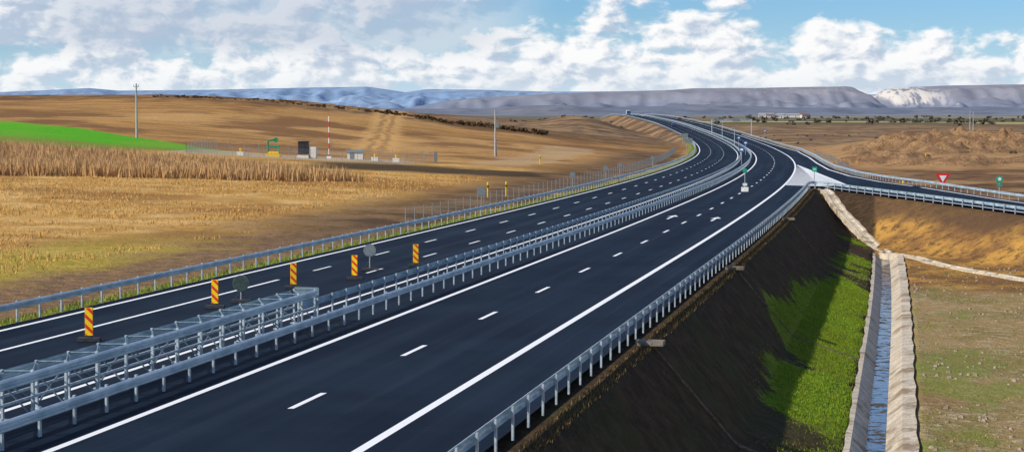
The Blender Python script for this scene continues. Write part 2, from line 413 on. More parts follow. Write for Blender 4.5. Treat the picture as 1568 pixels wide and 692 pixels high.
# ------------------------------------------------------------------ guard rails
W=[(0,.45),(.03,.46),(.085,.495),(.085,.54),(.02,.58),(.02,.61),(.085,.65),(.085,.695),(.03,.735),(0,.745)]
def path_main(o,y0,y1,z=0.0):
    ys=np.unique(np.concatenate([[y0],TY[(TY>y0)&(TY<y1)],[y1]]))
    P=[pos(o,Y,z) for Y in ys]; N=[(math.cos(ang(Y)),math.sin(ang(Y))) for Y in ys]; return P,N
def resample(P,step):
    P=[Vector(p) for p in P]; out=[];acc=0;nxt=0
    for a,b_ in zip(P[:-1],P[1:]):
        L=(b_-a).length; d=(b_-a).normalized()
        while nxt<=acc+L:
            out.append((a+d*(nxt-acc),math.atan2(d.y,d.x)-math.pi/2)); nxt+=step if nxt<420 else step*2
        acc+=L
    return out
def guard(P,N,side,step=2.0):
    g=MB(); prof=[(a*side+.10*side,z) for a,z in W]
    g.sweep(P,N,prof)
    for p,a in resample(P,step):
        g.box((p.x,p.y,p.z+.34),(.055,.11,.86),a,1)
        nx,ny=math.cos(a),math.sin(a)
        g.box((p.x+nx*.062*side,p.y+ny*.062*side,p.z+.59),(.07,.10,.20),a,1)
    return g.obj('guard_rail',[M_galv,M_galvd])
P,N=path_main(-18.25,-40,1600); guard(P,N,1)
P,N=path_main(-4.75,-40,1600); guard(P,N,1,2.0)
P,N=path_main(-6.85,73,1600); guard(P,N,-1,2.0)
P,N=path_main(7.0,-40,216)
P2=[];
for Y in np.arange(218,91,-5): P2.append((float(RN(Y)-.1),float(Y),float(RZ(Y))))
arc=[(P[-1][0]+.65,218.6,0),(P[-1][0]+1.3,219.6,0)]
guard(P,N,-1,2.0)
PP=[P[-1]]+arc+P2
def norms(P,flip=1):
    N=[]
    for i in range(len(P)):
        a=Vector(P[max(0,i-1)]);b_=Vector(P[min(len(P)-1,i+1)]); d=(b_-a); d.z=0; d.normalize(); N.append((d.y*flip,-d.x*flip))
    return N
guard(PP,norms(PP),-1,2.0)
PF=[(float(RF(Y)),float(Y),float(RZ(Y) if Y<222 else ZR(Y))) for Y in np.arange(92,726,5)]
PF+= [pos(7.0,Y) for Y in np.arange(730,1600,10)]
guard(PF,norms(PF),-1,2.0)

# ------------------------------------------------------------------ median gate barrier (lattice)
t=MB(); ys=np.arange(25.0,72.1,1.96)
OA,OB=-6.05,-6.85
for o_,sd in((OA,1),(OB,-1)):
    P,N=path_main(o_,ys[0],ys[-1])
    t.sweep(P,N,[(sd*(a+.06),z+.60) for a,z in W])
    t.sweep(P,N,[(-.03,.62),(.03,.62),(.03,.69),(-.03,.69),(-.03,.62)],1)
    for i,Y in enumerate(ys):
        x,y,z=pos(o_,Y); t.box((x,y,z+.69),(.07,.09,1.38),ang(Y),1); t.box((x,y,z+.02),(.26,.26,.04),ang(Y),1)
for i,Y in enumerate(ys):
    t.cyl(pos(OA,Y,1.34),pos(OB,Y,1.34),.03,n=6,m=2); t.cyl(pos(OA,Y,.1),pos(OB,Y,1.0),.025,n=6,m=2)
    if i<len(ys)-1:
        t.cyl(pos(OA,Y,1.34),pos(OB,ys[i+1],1.34),.025,n=6,m=2)
        t.cyl(pos(OB,ys[i],.15 if i%2 else 1.1),pos(OB,ys[i+1],1.1 if i%2 else .15),.028,n=6,m=2)
x,y,z=pos(-6.45,ys[-1]+.3); t.box((x,y,z+1.2),(1.0,.06,.42),ang(73),2)
t.obj('median_gate_barrier',[M_galv,M_galvd,M_lat])

# ------------------------------------------------------------------ ditch
dm=MB()
ysd=np.arange(-20,180.1,1.5); Pd=[(float(D(Y)),float(Y),0.0) for Y in ysd]; Nd=[(1/float(C(Y)),0) for Y in ysd]
dm.sweep(Pd,Nd,[(14.46,-5.35),(14.46,-4.99),(14.7,-5.01),(15.35,-5.72),(15.95,-5.74),(16.75,-5.08),(17.36,-5.02),(17.36,-5.4)],0,uvs=list(ysd),wav=.04)
dm.obj('drainage_ditch',[M_conc])
wm=MB(); wm.sweep(Pd,Nd,[(15.28,-5.64),(16.06,-5.64)],0); wm.obj('ditch_water',[M_water])
def channel(pts,w=.55,name='concrete_channel'):
    c=MB(); P=[]
    for a,b_ in zip(pts[:-1],pts[1:]):
        n_=max(2,int(math.dist(a,b_)/1.0))
        for i in range(n_): P.append((a[0]+(b_[0]-a[0])*i/n_,a[1]+(b_[1]-a[1])*i/n_))
    P.append(pts[-1]); P=np.array(P); 
    for _ in range(3): P[1:-1]=(P[:-2]+2*P[1:-1]+P[2:])/4
    Z=np.array([max(float(H(p[0]+dx,p[1])) for dx in(-.5,0,.5)) for p in P]); Z=np.where(Z<-5.2,-5.0,Z)
    for _ in range(4): Z[1:-1]=(Z[:-2]+2*Z[1:-1]+Z[2:])/4
    P3=[(p[0],p[1],z) for p,z in zip(P,Z)]
    c.sweep(P3,norms(P3),[(-w-.25,-.5),(-w-.25,.12),(-w,.14),(-w*.45,.02),(w*.45,.02),(w,.14),(w+.25,.12),(w+.25,-.5)],0,uvs=[i*1.0 for i in range(len(P3))],wav=.05)
    c.obj(name,[M_conc2])
channel([(37.3,219.5),(37.0,208),(37.3,196),(37.6,187),(37.3,181)],.35)
channel([(36.8,180.6),(38.6,176),(39.3,165),(41.6,152),(46,137),(52,120)],.4)
M_ch=simple('chute_soiled',(.20,.15,.10),(.10,.07,.045),.9)
for Yc in (66.0,99.7,150.0):
    c=MB(); os_=np.linspace(7.35,14.4,26); P3=[]
    for o_ in os_:
        x=float(D(Yc)+o_/C(Yc)); P3.append((x,Yc,float(H(x,Yc))+.03))
    c.sweep(P3,norms(P3),[(-.15,-.2),(-.15,.03),(-.10,.04),(-.06,.0),(.06,.0),(.10,.04),(.15,.03),(.15,-.2)],0,uvs=list(os_))
    x,y,z=pos(7.6,Yc); c.box((x+.15,y,z-.03),(1.0,.7,.16),ang(Yc),1)
    c.obj('slope_chute',[M_ch,M_conc2])

# ------------------------------------------------------------------ signs
M_grey=simple('sign_back_grey',(.22,.26,.27),(.17,.2,.21),.5,.3)
M_post=simple('sign_post_steel',(.40,.42,.43),None,.5,.4)
M_red=simple('sign_red',(.62,.03,.03),(.55,.03,.03),.4)
M_wht=simple('sign_white',(.80,.80,.78),None,.4)
M_grn=simple('sign_green',(.02,.33,.20),(.02,.28,.17),.4)
M_yel=simple('post_yellow',(.75,.50,.02),(.68,.42,.02),.5)
M_black=simple('black_metal',(.02,.02,.022),None,.5)
def disc_sign(name,x,y,z,h,r,mf,mbk,base=False,ring=None):
    g=MB(); g.cyl((x,y+.05,z-.3),(x,y+.05,z+h),.035,n=8,m=0)
    c=z+h-r
    g.cyl((x,y,c),(x,y+.03,c),r,n=28,m=2); g.cyl((x,y-.012,c),(x,y-.001,c),r*.96,n=28,m=1)
    if ring is not None: g.cyl((x,y-.02,c),(x,y-.013,c),r*.72,n=24,m=3)
    g.box((x,y+.06,c),(r*1.1,.03,.05),0,0); g.box((x,y+.06,c+r*.5),(r*.8,.03,.05),0,0)
    if base:
        g.box((x,y,z+.06),(.85,.4,.12),0,4); g.cyl((x-.3,y+.05,z+.1),(x,y+.05,z+.5),.02,n=6,m=4); g.cyl((x+.3,y+.05,z+.1),(x,y+.05,z+.5),.02,n=6,m=4)
    return g.obj(name,[M_post,mf,mbk,ring or mf,M_dark])
def tz(x,y): return float(H(x,y))
x,y,z=pos(-11.3,98.0); disc_sign('temporary_road_sign',x,y,z,1.4,.34,M_grey,M_grey,True)
x,y,z=pos(-11.9,80.5); disc_sign('temporary_road_sign',x,y,z,1.2,.36,simple('sign_dark',(.045,.075,.07),(.03,.05,.05)),M_grey,True)
for Y,r in((163.5,.42),(213,.34),(241,.34),(257,.34),(307,.36)):
    x,y,_=pos(-19.9,Y); disc_sign('road_sign',x,y,tz(x,y),2.5,r,M_grey,M_grey)
g=MB(); x,y,z=pos(.2,207)
g.box((x,y,z+.25),(.8,.5,.5),ang(207),0); g.cyl((x,y,z+.5),(x,y,z+2.6),.05,m=1); g.cyl((x,y-.05,z+2.35),(x,y-.02,z+2.35),.27,n=20,m=2); g.box((x,y-.04,z+.8),(.5,.03,.3),0,0)
g.obj('lane_closure_sign',[M_wht,M_post,M_grn])
g=MB(); x,y=52.9,224.5; z=tz(x,y)-.1; zz=z+3.3
def tri(cx,cy,cz,s_,th,m):
    vs=[(cx-s_,cy,cz+s_*.58),(cx+s_,cy,cz+s_*.58),(cx,cy,cz-s_*1.15)]; vs+=[(a,b_+th,c_) for a,b_,c_ in vs]
    g.add(vs,[(0,2,1),(3,4,5),(0,1,4,3),(1,2,5,4),(2,0,3,5)],m)
g.cyl((x,y+.12,z-.4),(x,y+.12,zz),.07,m=0); tri(x,y,zz,.95,.05,1); tri(x,y-.02,zz-.0,.46,.015,2)
g.obj('yield_sign',[M_post,M_red,M_wht])
g=MB(); x,y=54.4,204; z=tz(x,y)-.1
g.cyl((x,y+.06,z-.3),(x,y+.06,z+2.8),.06,m=0); g.cyl((x,y,z+2.5),(x,y+.04,z+2.5),.42,n=20,m=1); g.cyl((x,y-.03,z+2.55),(x,y-.021,z+2.55),.2,n=16,m=2); g.box((x,y,z+1.85),(.6,.04,.22),0,1)
g.obj('direction_sign',[M_post,M_grn,M_wht])
g=MB(); x,y=38.7,234.0; g.cyl((x,y+.06,0),(x,y+.06,2.0),.05,m=0); g.box((x,y,1.8),(.6,.04,.6),0,1); g.box((x,y-.026,1.8),(.35,.01,.1),.0,2)
g.obj('gore_sign',[M_post,M_grn,M_wht])
for o_,Y in((-5.8,330),(-5.8,430),(9.3,640),(-5.8,520)):
    x,y,z=pos(o_,Y); g=MB(); g.cyl((x,y+.06,z-.3),(x,y+.06,z+3.2),.06,m=0); g.box((x,y,z+2.8),(.9,.04,.9),ang(Y),1); g.box((x,y-.03,z+2.8),(.5,.01,.3),ang(Y),2)
    g.obj('road_sign',[M_post,simple('sign_blue',(.03,.12,.35)),M_wht])
def stripes():
    n=NT('barrier_stripes'); o=n.sep(n.obj()); d=n.math('ADD',n.math('MULTIPLY',o[0],1.0),o[2])
    f=n.math('FRACT',n.math('DIVIDE',d,.36)); m=n.math('LESS_THAN',f,.42)
    return n.out(n.mix(m,(.92,.62,.01),(.75,.04,.02)),.45)
M_str=stripes()
for o_,Y in((-12.3,66.3),(-12.1,78),(-11.8,87.2),(-10.4,92.2),(-9.5,100.4)):
    x,y,z=pos(o_,Y); g=MB()
    g.box((0,0,.70),(.27,.04,1.0),0,0); g.box((0,.026,.70),(.30,.012,1.03),0,2)
    g.box((0,0,.06),(.8,.42,.12),0,1); g.box((0,.0,.15),(.16,.14,.1),0,1)
    ob=g.obj('warning_panel',[M_str,M_dark,M_yel]); ob.location=(x,y,z+.004); ob.rotation_euler[2]=.1+random.uniform(-.15,.15)
for px_,Y in((-.0132*205,205),(-.0032*205,208),(.0154*330,330)):
    g=MB(); z=tz(px_,Y); g.cyl((px_,Y,z-.2),(px_,Y,z+1.5),.10,n=10,m=0); g.cyl((px_,Y,z+1.5),(px_,Y,z+1.7),.14,.05,n=10,m=0); g.box((px_,Y-.13,z+1.2),(.18,.02,.24),0,1)
    g.obj('pipeline_marker',[M_yel,M_black])
for x,Y in((62,290),(95,420)):
    g=MB(); z=tz(x,Y); g.cyl((x,Y,z-.2),(x,Y,z+2.2),.12,n=10,m=0); g.cyl((x,Y,z+2.2),(x,Y,z+2.45),.17,.05,n=10,m=0)
    g.obj('pipeline_marker',[M_yel])

# ------------------------------------------------------------------ wire fences
M_fn=simple('fence_galvanised',(.30,.31,.31),(.22,.23,.23),.6,.3)
def fence(pts,h=1.6,step=3.0,name='wire_fence',rails=6):
    g=MB(); P=[]
    for a,b_ in zip(pts[:-1],pts[1:]):
        n_=max(1,int(math.dist(a,b_)/step))
        for i in range(n_): P.append((a[0]+(b_[0]-a[0])*i/n_,a[1]+(b_[1]-a[1])*i/n_))
    P.append(pts[-1]); Q=[(p[0],p[1],tz(*p)) for p in P]
    for q in Q: g.cyl((q[0],q[1],q[2]-.2),(q[0],q[1],q[2]+h),.04,n=5,m=0)
    for a,b_ in zip(Q[:-1],Q[1:]):
        for k_ in range(rails):
            zz=.12+(h-.2)*k_/(rails-1); g.cyl((a[0],a[1],a[2]+zz),(b_[0],b_[1],b_[2]+zz),.012,n=3,m=0)
        for k_ in range(1,6):
            f=k_/6; x=a[0]+(b_[0]-a[0])*f; y=a[1]+(b_[1]-a[1])*f; z=a[2]+(b_[2]-a[2])*f
            g.cyl((x,y,z+.1),(x,y,z+h-.05),.009,n=3,m=0)
    g.obj(name,[M_fn])
fence([pos(-23.6,Y)[:2] for Y in np.arange(152,520,9.0)],1.5)
fence([(float(RF(Y)+7),float(Y)) for Y in np.arange(205,520,9.0)],1.5)
fence([(-52,292),(-17,290),(-13,305),(-13,318),(-52,320),(-52,292)],1.8,2.5)
Mb=simple('cabinet_black',(.03,.03,.035)); Mw=simple('cabinet_white',(.7,.68,.62)); Mg=simple('pipe_green',(.02,.25,.12))
def yd(x,y): return tz(x,y)
g=MB(); x,y=-34.5,303; z=yd(x,y)
g.box((x,y,z+1.6),(1.6,2.0,2.0),0,0); g.box((x,y,z+.2),(1.9,2.3,.5),0,1); g.box((x,y,z+2.68),(1.8,2.2,.12),0,0); g.box((x+1.6,y,z+.9),(1.0,1.6,1.8),0,1); g.box((x-.0,y-1.02,z+1.5),(.7,.04,1.7),0,0)
g.obj('equipment_cabinet',[Mb,Mw])
g=MB(); x,y=-39.5,303; z=yd(x,y)
g.cyl((x-.9,y,z-.2),(x-.9,y,z+2.6),.16,m=0); g.cyl((x+.9,y,z-.2),(x+.9,y,z+1.6),.16,m=0); g.cyl((x-.9,y,z+2.6),(x+.5,y,z+2.9),.16,m=0); g.cyl((x+.9,y,z+1.6),(x-.9,y,z+1.6),.14,m=0); g.cyl((x+.9,y,z+.6),(x-.9,y,z+.6),.2,m=1); g.box((x,y,z+.2),(2.4,1,.5),0,1); g.cyl((x+.4,y-.1,z+2.7),(x+.4,y+.1,z+2.7),.42,n=14,m=0)
g.obj('gas_valve_station',[Mg,M_yel])
g=MB(); x,y=-30.3,303; z=yd(x,y)
for k_ in range(8): g.cyl((x,y,z-.2+k_*.9),(x,y,z+.7+k_*.9),.09,n=10,m=k_%2)
g.cyl((x,y,z+7.0),(x,y,z+7.8),.03,m=0); g.box((x,y,z+.15),(.8,.8,.5),0,1)
g.obj('red_white_mast',[M_red,M_wht])
g=MB(); x,y=-26,304; z=yd(x,y)
g.box((x,y,z+.5),(2.6,1.8,1.2),0,0); g.add([(x-1.5,y-1.1,z+1.15),(x+1.5,y-1.1,z+1.15),(x+1.5,y+1.1,z+1.5),(x-1.5,y+1.1,z+1.5)],[(0,1,2,3)],1); g.box((x-.5,y-.92,z+.5),(.7,.04,1.0),0,1)
g.obj('equipment_shed',[Mw,M_grey])
for xx in (-44.5,-22.5,-19):
    g=MB(); z=yd(xx,300); g.box((xx,300,z+.25),(1.1,.9,.7),0,0); g.cyl((xx,300,z+.6),(xx,300,z+1.2),.12,m=1); g.cyl((xx-.25,300,z+1.0),(xx+.25,300,z+1.0),.08,m=1)
    g.obj('valve_box',[Mw,M_yel])
def pole(x,y,h,lat=False):
    z=tz(x,y); g=MB(); g.cyl((x,y,z-.5),(x,y,z+h),.26,.14,n=8,m=0)
    g.box((x,y,z+h-.6),(1.0,.12,.12),.2,0); g.box((x,y,z+h-1.6),(.7,.1,.1),.2,0)
    for d_ in(-.45,0,.45): g.cyl((x+d_,y+d_*.2,z+h-.5),(x+d_,y+d_*.2,z+h-.15),.06,.04,n=6,m=1)
    if lat: g.box((x+.35,y,z+h-3),(.7,.6,1.1),0,1); g.cyl((x+.3,y,z),(x,y,z+h*.8),.08,n=6,m=0)
    g.obj('utility_pole',[simple('pole_concrete',(.42,.42,.40),(.3,.3,.29)),M_grey]); return z
pole(-70.7,345,10.2); pole(-3.4,370,9.3,True)
pole(250,1000,12); pole(248,985,11)
g=MB(); Yg=700; a=pos(-5.6,Yg); b_=pos(9.5,Yg)
for p in(a,b_): g.cyl((p[0],p[1],p[2]-1),(p[0],p[1],p[2]+5.8),.18,n=8,m=0)
for zz in(5.2,5.8): g.cyl((a[0],a[1],a[2]+zz),(b_[0],b_[1],b_[2]+zz),.10,n=6,m=0)
for i in range(10):
    f0,f1=i/10,(i+1)/10; g.cyl((a[0]+(b_[0]-a[0])*f0,Yg,a[2]+(5.2 if i%2 else 5.8)),(a[0]+(b_[0]-a[0])*f1,Yg,a[2]+(5.8 if i%2 else 5.2)),.06,n=4,m=0)
g.box(((a[0]*.4+b_[0]*.6),Yg-.3,a[2]+5.4),(2.6,.1,1.0),0,1)
g.obj('sign_gantry',[M_galvd,M_grey])
def lamp(o_,Y,h=9):
    x,y,z=pos(o_,Y); g=MB(); g.cyl((x,y,z-.5),(x,y,z+h),.14,.08,m=0); g.cyl((x,y,z+h),(x-1.6,y,z+h+.3),.06,m=0); g.box((x-1.8,y,z+h+.3),(.8,.3,.14),0,1); g.obj('street_lamp',[M_galvd,M_grey])
lamp(-5.6,640,6); lamp(-5.6,560,5)
for Y in (520,600):
    x,y,_=pos(-20,Y); z=tz(x,y); g=MB(); g.cyl((x-.6,y,z-.3),(x-.6,y,z+3),.06,m=0); g.cyl((x+.6,y,z-.3),(x+.6,y,z+3),.06,m=0); g.box((x,y-.08,z+2.5),(2.2,.05,1.4),0,1); g.obj('information_sign',[M_post,M_grey])

# ------------------------------------------------------------------ vehicles
def car(o_,Y,col):
    x,y,z=pos(o_,Y); g=MB(); a=ang(Y)
    prof=[(-2.1,.35),(-2.15,.75),(-1.95,.95),(-1.2,1.0),(-.6,1.42),(.9,1.45),(1.6,1.0),(2.1,.9),(2.15,.4)]
    n_=len(prof); vs=[]
    for sx in(-.86,.86):
        for (l,h) in prof: vs.append((sx*(.82 if h>1.2 else 1),l,h))
    g.add(vs,[tuple(range(n_-1,-1,-1)),tuple(range(n_,2*n_))]+[(i,(i+1)%n_,n_+(i+1)%n_,n_+i) for i in range(n_)],0)
    g.add([(-.72,-1.17,1.03),(.72,-1.17,1.03),(.62,-.68,1.38),(-.62,-.68,1.38)],[(0,1,2,3)],1)
    for wx in(-.8,.8):
        for wy in(-1.35,1.35): g.cyl((wx-.1,wy,.32),(wx+.1,wy,.32),.32,n=14,m=1)
    ob=g.obj('car',[simple('car_paint',col,None,.3,.2),M_black]); ob.location=(x,y,z); ob.rotation_euler[2]=a; return ob
car(-9.2,1120,(.7,.7,.72)); car(1.8,980,(.15,.02,.02)); car(-12.6,830,(.05,.08,.2))
x,y,z=pos(-12.4,1230); g=MB(); g.box((0,1.5,2.2),(2.5,8,2.8),0,0); g.box((0,-4,1.7),(2.4,2.2,2.4),0,1); g.box((0,0,.7),(2.2,10,.3),0,2); g.box((0,-5.12,2.1),(2.0,.05,.8),0,2)
for wx in(-1,1):
    for wy in(-4,2.5,4): g.cyl((wx-.15,wy,.5),(wx+.15,wy,.5),.5,n=12,m=2)
ob=g.obj('truck',[simple('truck_box',(.45,.46,.47)),simple('cab_blue',(.05,.12,.3)),M_black]); ob.location=(x,y,z)

# ------------------------------------------------------------------ vegetation
def blades(name,X,Y,h,w,mat,lean=.35):
    n_=len(X); Z=H(X,Y); a=rng.uniform(0,6.283,n_); hh=h*rng.uniform(.5,1.2,n_); ww=w*rng.uniform(.6,1.3,n_)
    lx=rng.normal(0,lean,n_)*hh; ly=rng.normal(0,lean,n_)*hh
    v=np.zeros((n_,3,3)); dx=np.cos(a)*ww/2; dy=np.sin(a)*ww/2
    v[:,0]=np.stack([X-dx,Y-dy,Z-.05],-1); v[:,1]=np.stack([X+dx,Y+dy,Z-.05],-1); v[:,2]=np.stack([X+lx,Y+ly,Z+hh],-1)
    me=bpy.data.meshes.new(name); me.vertices.add(n_*3); me.vertices.foreach_set('co',v.ravel())
    me.loops.add(n_*3); me.loops.foreach_set('vertex_index',np.arange(n_*3)); me.polygons.add(n_)
    me.polygons.foreach_set('loop_start',np.arange(0,n_*3,3)); me.polygons.foreach_set('loop_total',np.full(n_,3))
    me.update(calc_edges=True); me.materials.append(mat)
    ob=bpy.data.objects.new(name,me); scene.collection.objects.link(ob)
M_dry=leafmat('dry_grass',(.72,.45,.14),(.42,.23,.06),(.56,.33,.11))
M_gg=leafmat('green_grass',(.07,.17,.008),(.27,.34,.02),(.15,.22,.01))
M_vg=leafmat('verge_grass',(.10,.20,.02),(.34,.30,.07))
n_=100000; Y=70+190*rng.random(n_)**1.3; o_=-rng.uniform(32,120,n_); X=D(Y)+o_/C(Y)
cl=wob(X,Y,.5,20)+wob(X,Y,.12,21)*1.2; kp=(X>-.31*Y)&(cl>-.35)&(rng.random(n_)<.85)&~((o_>-38)&(Y>140))
blades('dry_grass',X[kp],Y[kp],.26,.09,M_dry)
n_=16000; Y=60+420*rng.random(n_)**1.8; o_=-rng.uniform(18.0,19.8,n_); X=D(Y)+o_/C(Y); blades('verge_grass',X,Y,.22,.06,M_vg)
n_=9000; Y=40+170*rng.random(n_); o_=rng.uniform(7.3,7.9,n_); X=D(Y)+o_/C(Y); blades('verge_grass',X,Y,.12,.05,leafmat('verge_dry',(.07,.05,.02),(.18,.12,.05)))
n_=150000; Y=45+160*rng.random(n_)**1.1; o_=rng.uniform(9.4,14.4,n_); X=D(Y)+o_/C(Y)
kp=green_density(X,Y)+rng.normal(0,.22,n_)>.08; blades('green_grass',X[kp],Y[kp],.09,.055,M_gg)
n_=22000; Y=66+95*rng.random(n_)**1.1; o_=rng.uniform(17.6,40,n_); X=D(Y)+o_/C(Y)
cl=wob(X,Y,.3,33)+.6*wob(X,Y,1.0,34); kp=(cl>.2)&(X<.3*Y); blades('low_weeds',X[kp],Y[kp],.12,.07,leafmat('weeds',(.16,.18,.03),(.40,.30,.10)))
g=MB()
for i in range(2600):
    Y=66+99*random.random()**1.3; o_=random.uniform(17.6,38); x=float(D(Y)+o_/C(Y))
    if x>.3*Y or wob(x,Y,.25,77)<-.15: continue
    s_=random.choice([.04,.05,.06,.07,.09,.16])*random.uniform(.7,1.2); z=tz(x,Y)
    vs=[(x+s_*random.uniform(.6,1.1)*math.cos(t_),Y+s_*random.uniform(.6,1.1)*math.sin(t_),z-.02) for t_ in(0,1.25,2.5,3.8,5)]
    vs+=[(x+s_*.5*math.cos(t_),Y+s_*.5*math.sin(t_),z+s_*random.uniform(.5,.8)) for t_ in(0,1.25,2.5,3.8,5)]
    g.add(vs,[(i_,(i_+1)%5,5+(i_+1)%5,5+i_) for i_ in range(5)]+[(5,6,7,8,9)],0)
g.obj('stones',[simple('stone',(.38,.31,.22),(.20,.15,.10),.9)])
def inpoly(px,py,poly):
    c=np.zeros(len(px),bool); j=len(poly)-1
    for i in range(len(poly)):
        xi,yi=poly[i];xj,yj=poly[j]
        c^=((yi>py)!=(yj>py))&(px<(xj-xi)*(py-yi)/(yj-yi)+xi); j=i
    return c
poly=[(-110,196),(-64,213),(-19.0,231),(-38,254),(-82,275),(-130,292)]
X=rng.uniform(-120,-18,150000); Y=rng.uniform(195,290,150000)
u=X*.37+Y*.93; u=np.round(u/.8)*.8+rng.normal(0,.12,len(u)); v_=X*.93-Y*.37; X=u*.37+v_*.93; Y=u*.93-v_*.37
kp=inpoly(X+wob(X,Y,.3,70)*1.5,Y+wob(X,Y,.4,71)*1.5,poly)&(X>-.31*Y)&(rng.random(len(X))<.9)
M_corn=leafmat('dry_corn',(.66,.42,.20),(.34,.20,.09),(.52,.32,.14))
blades('corn_field',X[kp],Y[kp],1.75,.18,M_corn,.14)
def clumps(name,pts,mat,nq=60):
    V=[];F=[]
    for (x,y,z,r,h) in pts:
        c=[(random.gauss(0,.4)*r,random.gauss(0,.4)*r,random.uniform(.25,.85)*h,random.uniform(.35,.6)*r) for _ in range(4)]
        for i in range(nq):
            cx,cy,cz,cr=random.choice(c); d=Vector((random.gauss(0,1),random.gauss(0,1),random.gauss(0,1))).normalized()*cr*random.uniform(.5,1.05)
            p=Vector((x+cx,y+cy,z+max(.0,cz+d.z*(h/r)*.6)))+Vector((d.x,d.y,0)); s_=r*random.uniform(.12,.24)
            u=Vector((random.gauss(0,1),random.gauss(0,1),random.gauss(0,1))).normalized(); w=u.orthogonal().normalized(); b=len(V)
            V+= [tuple(p+u*s_),tuple(p+w*s_),tuple(p-u*s_),tuple(p-w*s_)]; F.append((b,b+1,b+2,b+3))
    me=bpy.data.meshes.new(name); me.from_pydata(V,[],F); me.materials.append(mat)
    ob=bpy.data.objects.new(name,me); scene.collection.objects.link(ob)
pts=[]
for i in range(300):
    t_=random.random(); x=-105+115*t_
    if wob(x,0,.09,40)<-.1 and x<-38: continue
    y=540-34*max(0,t_-.65)+random.uniform(-7,5); r=random.uniform(.6,1.2)*(1.35 if x>-40 else .75); pts.append((x,y,tz(x,y)-.3,r,r*random.uniform(.6,1.0)))
clumps('hedge_bushes',pts,leafmat('bush_leaves',(.05,.035,.018),(.13,.075,.03)),50)
pts=[]
for i in range(150):
    y=random.uniform(1300,2600); x=y*random.uniform(.10,.32)
    if random.random()<.6: y=random.choice([1500,1900,2300])+random.uniform(-10,10)+x*.1
    r=random.uniform(2,4.5); pts.append((x,y,tz(x,y)-.5,r,r*random.uniform(.8,1.2)))
for i in range(50):
    y=random.uniform(900,1300); x=y*random.uniform(.0,.06); r=random.uniform(1.0,1.8); pts.append((x,y,tz(x,y)-.5,r,r*.7))
for i in range(60):
    y=random.uniform(450,900); x=float(RF(y))+random.uniform(12,80); r=random.uniform(.5,1.1); pts.append((x,y,tz(x,y)-.2,r,r*.8))
clumps('distant_trees',pts,leafmat('tree_leaves',(.05,.05,.038),(.11,.09,.06)),60)

M_soil=NT('mound_soil'); _p=M_soil.P(); _a=M_soil.noise(_p,.25,4,.6); _b=M_soil.noise(_p,1.6,4,.7)
_c=M_soil.mix(M_soil.sm(_a,.35,.65),(.44,.26,.12),(.24,.135,.065)); _c=M_soil.mix(M_soil.sm(_b,.48,.66,0,.8),_c,(.12,.072,.038)); M_soil.bump(_b,1.0,1.0); M_soil=M_soil.out(_c,.95)
for (cx,cy,rx,ry,hh,sd) in((112,470,17,11,3.2,1),(138,485,16,12,3.4,2),(168,505,30,14,6.0,3),(132,545,30,12,3.4,4),(90,440,12,8,2.2,5),(102,418,14,7,1.5,6),(135,432,19,8,1.8,7),(168,450,20,9,2.8,8),(108,510,16,9,2.8,9),(182,560,24,12,4,10),(152,462,10,7,2.5,11)):
    th=np.linspace(0,2*math.pi,97); rr=np.linspace(0,1.1,32); R,T=np.meshgrid(rr,th,indexing='ij')
    ed=1+.22*np.sin(T*3+sd)+.12*np.sin(T*7+sd*2)
    X=cx+R*rx*np.cos(T)*ed; Y=cy+R*ry*np.sin(T)*ed; Zb=H(X,Y)-.1
    lump=.50+.45*wob(X,Y,.42,sd+50)+.60*np.abs(wob(X,Y,.7,sd+55))
    hz_=hh*np.clip((1-R**1.6)*1.5,-.1,1)*lump*1.25
    stp=np.floor(hz_/1.1)*1.1+np.clip((hz_%1.1)*2.4,0,1.1)
    Z=Zb+.5*hz_+.5*stp+wob(X,Y,1.1,sd+60)*.25*np.clip(1-R,0,1)
    grid_mesh('soil_mound',X,Y,Z,M_soil,True)

# ------------------------------------------------------------------ mountains
def mtn_mat(name,a,b_,cliff=False):  # bluish base colours have the aerial haze painted in
    n=NT(name); p=n.P(); f=n.noise(n.scale(p,(1,1,3)),.002,4,.6); g_=n.noise(n.scale(p,(1,.6,1.5)),.012,4,.65)
    c=n.mix(n.sm(f,.4,.62),a,b_); c=n.mix(n.sm(g_,.45,.65,0,.6),c,tuple(q*.68 for q in a))
    if cliff:
        X,Y,Z=n.sep(p)[0:3]
        c=n.mix(n.sm(Z,60,115,0,.45),c,(.27,.255,.27))
        v2=n.noise(n.scale(p,(1,.2,.25)),.03,4,.7)
        cm=n.math('MULTIPLY',n.math('MULTIPLY',n.sm(X,1590,1610),n.sm(X,1860,1720)),n.math('MULTIPLY',n.sm(Z,60,85),n.sm(v2,.42,.54)))
        c=n.mix(n.math('MULTIPLY',cm,.9),c,(.62,.58,.52))
        cm2=n.math('MULTIPLY',n.math('MULTIPLY',n.sm(X,900,1000),n.sm(X,1545,1500)),n.math('MULTIPLY',n.sm(Z,105,122),n.sm(v2,.50,.62)))
        c=n.mix(n.math('MULTIPLY',cm2,.35),c,(.42,.40,.39))
    return n.out(c,1,0,0)
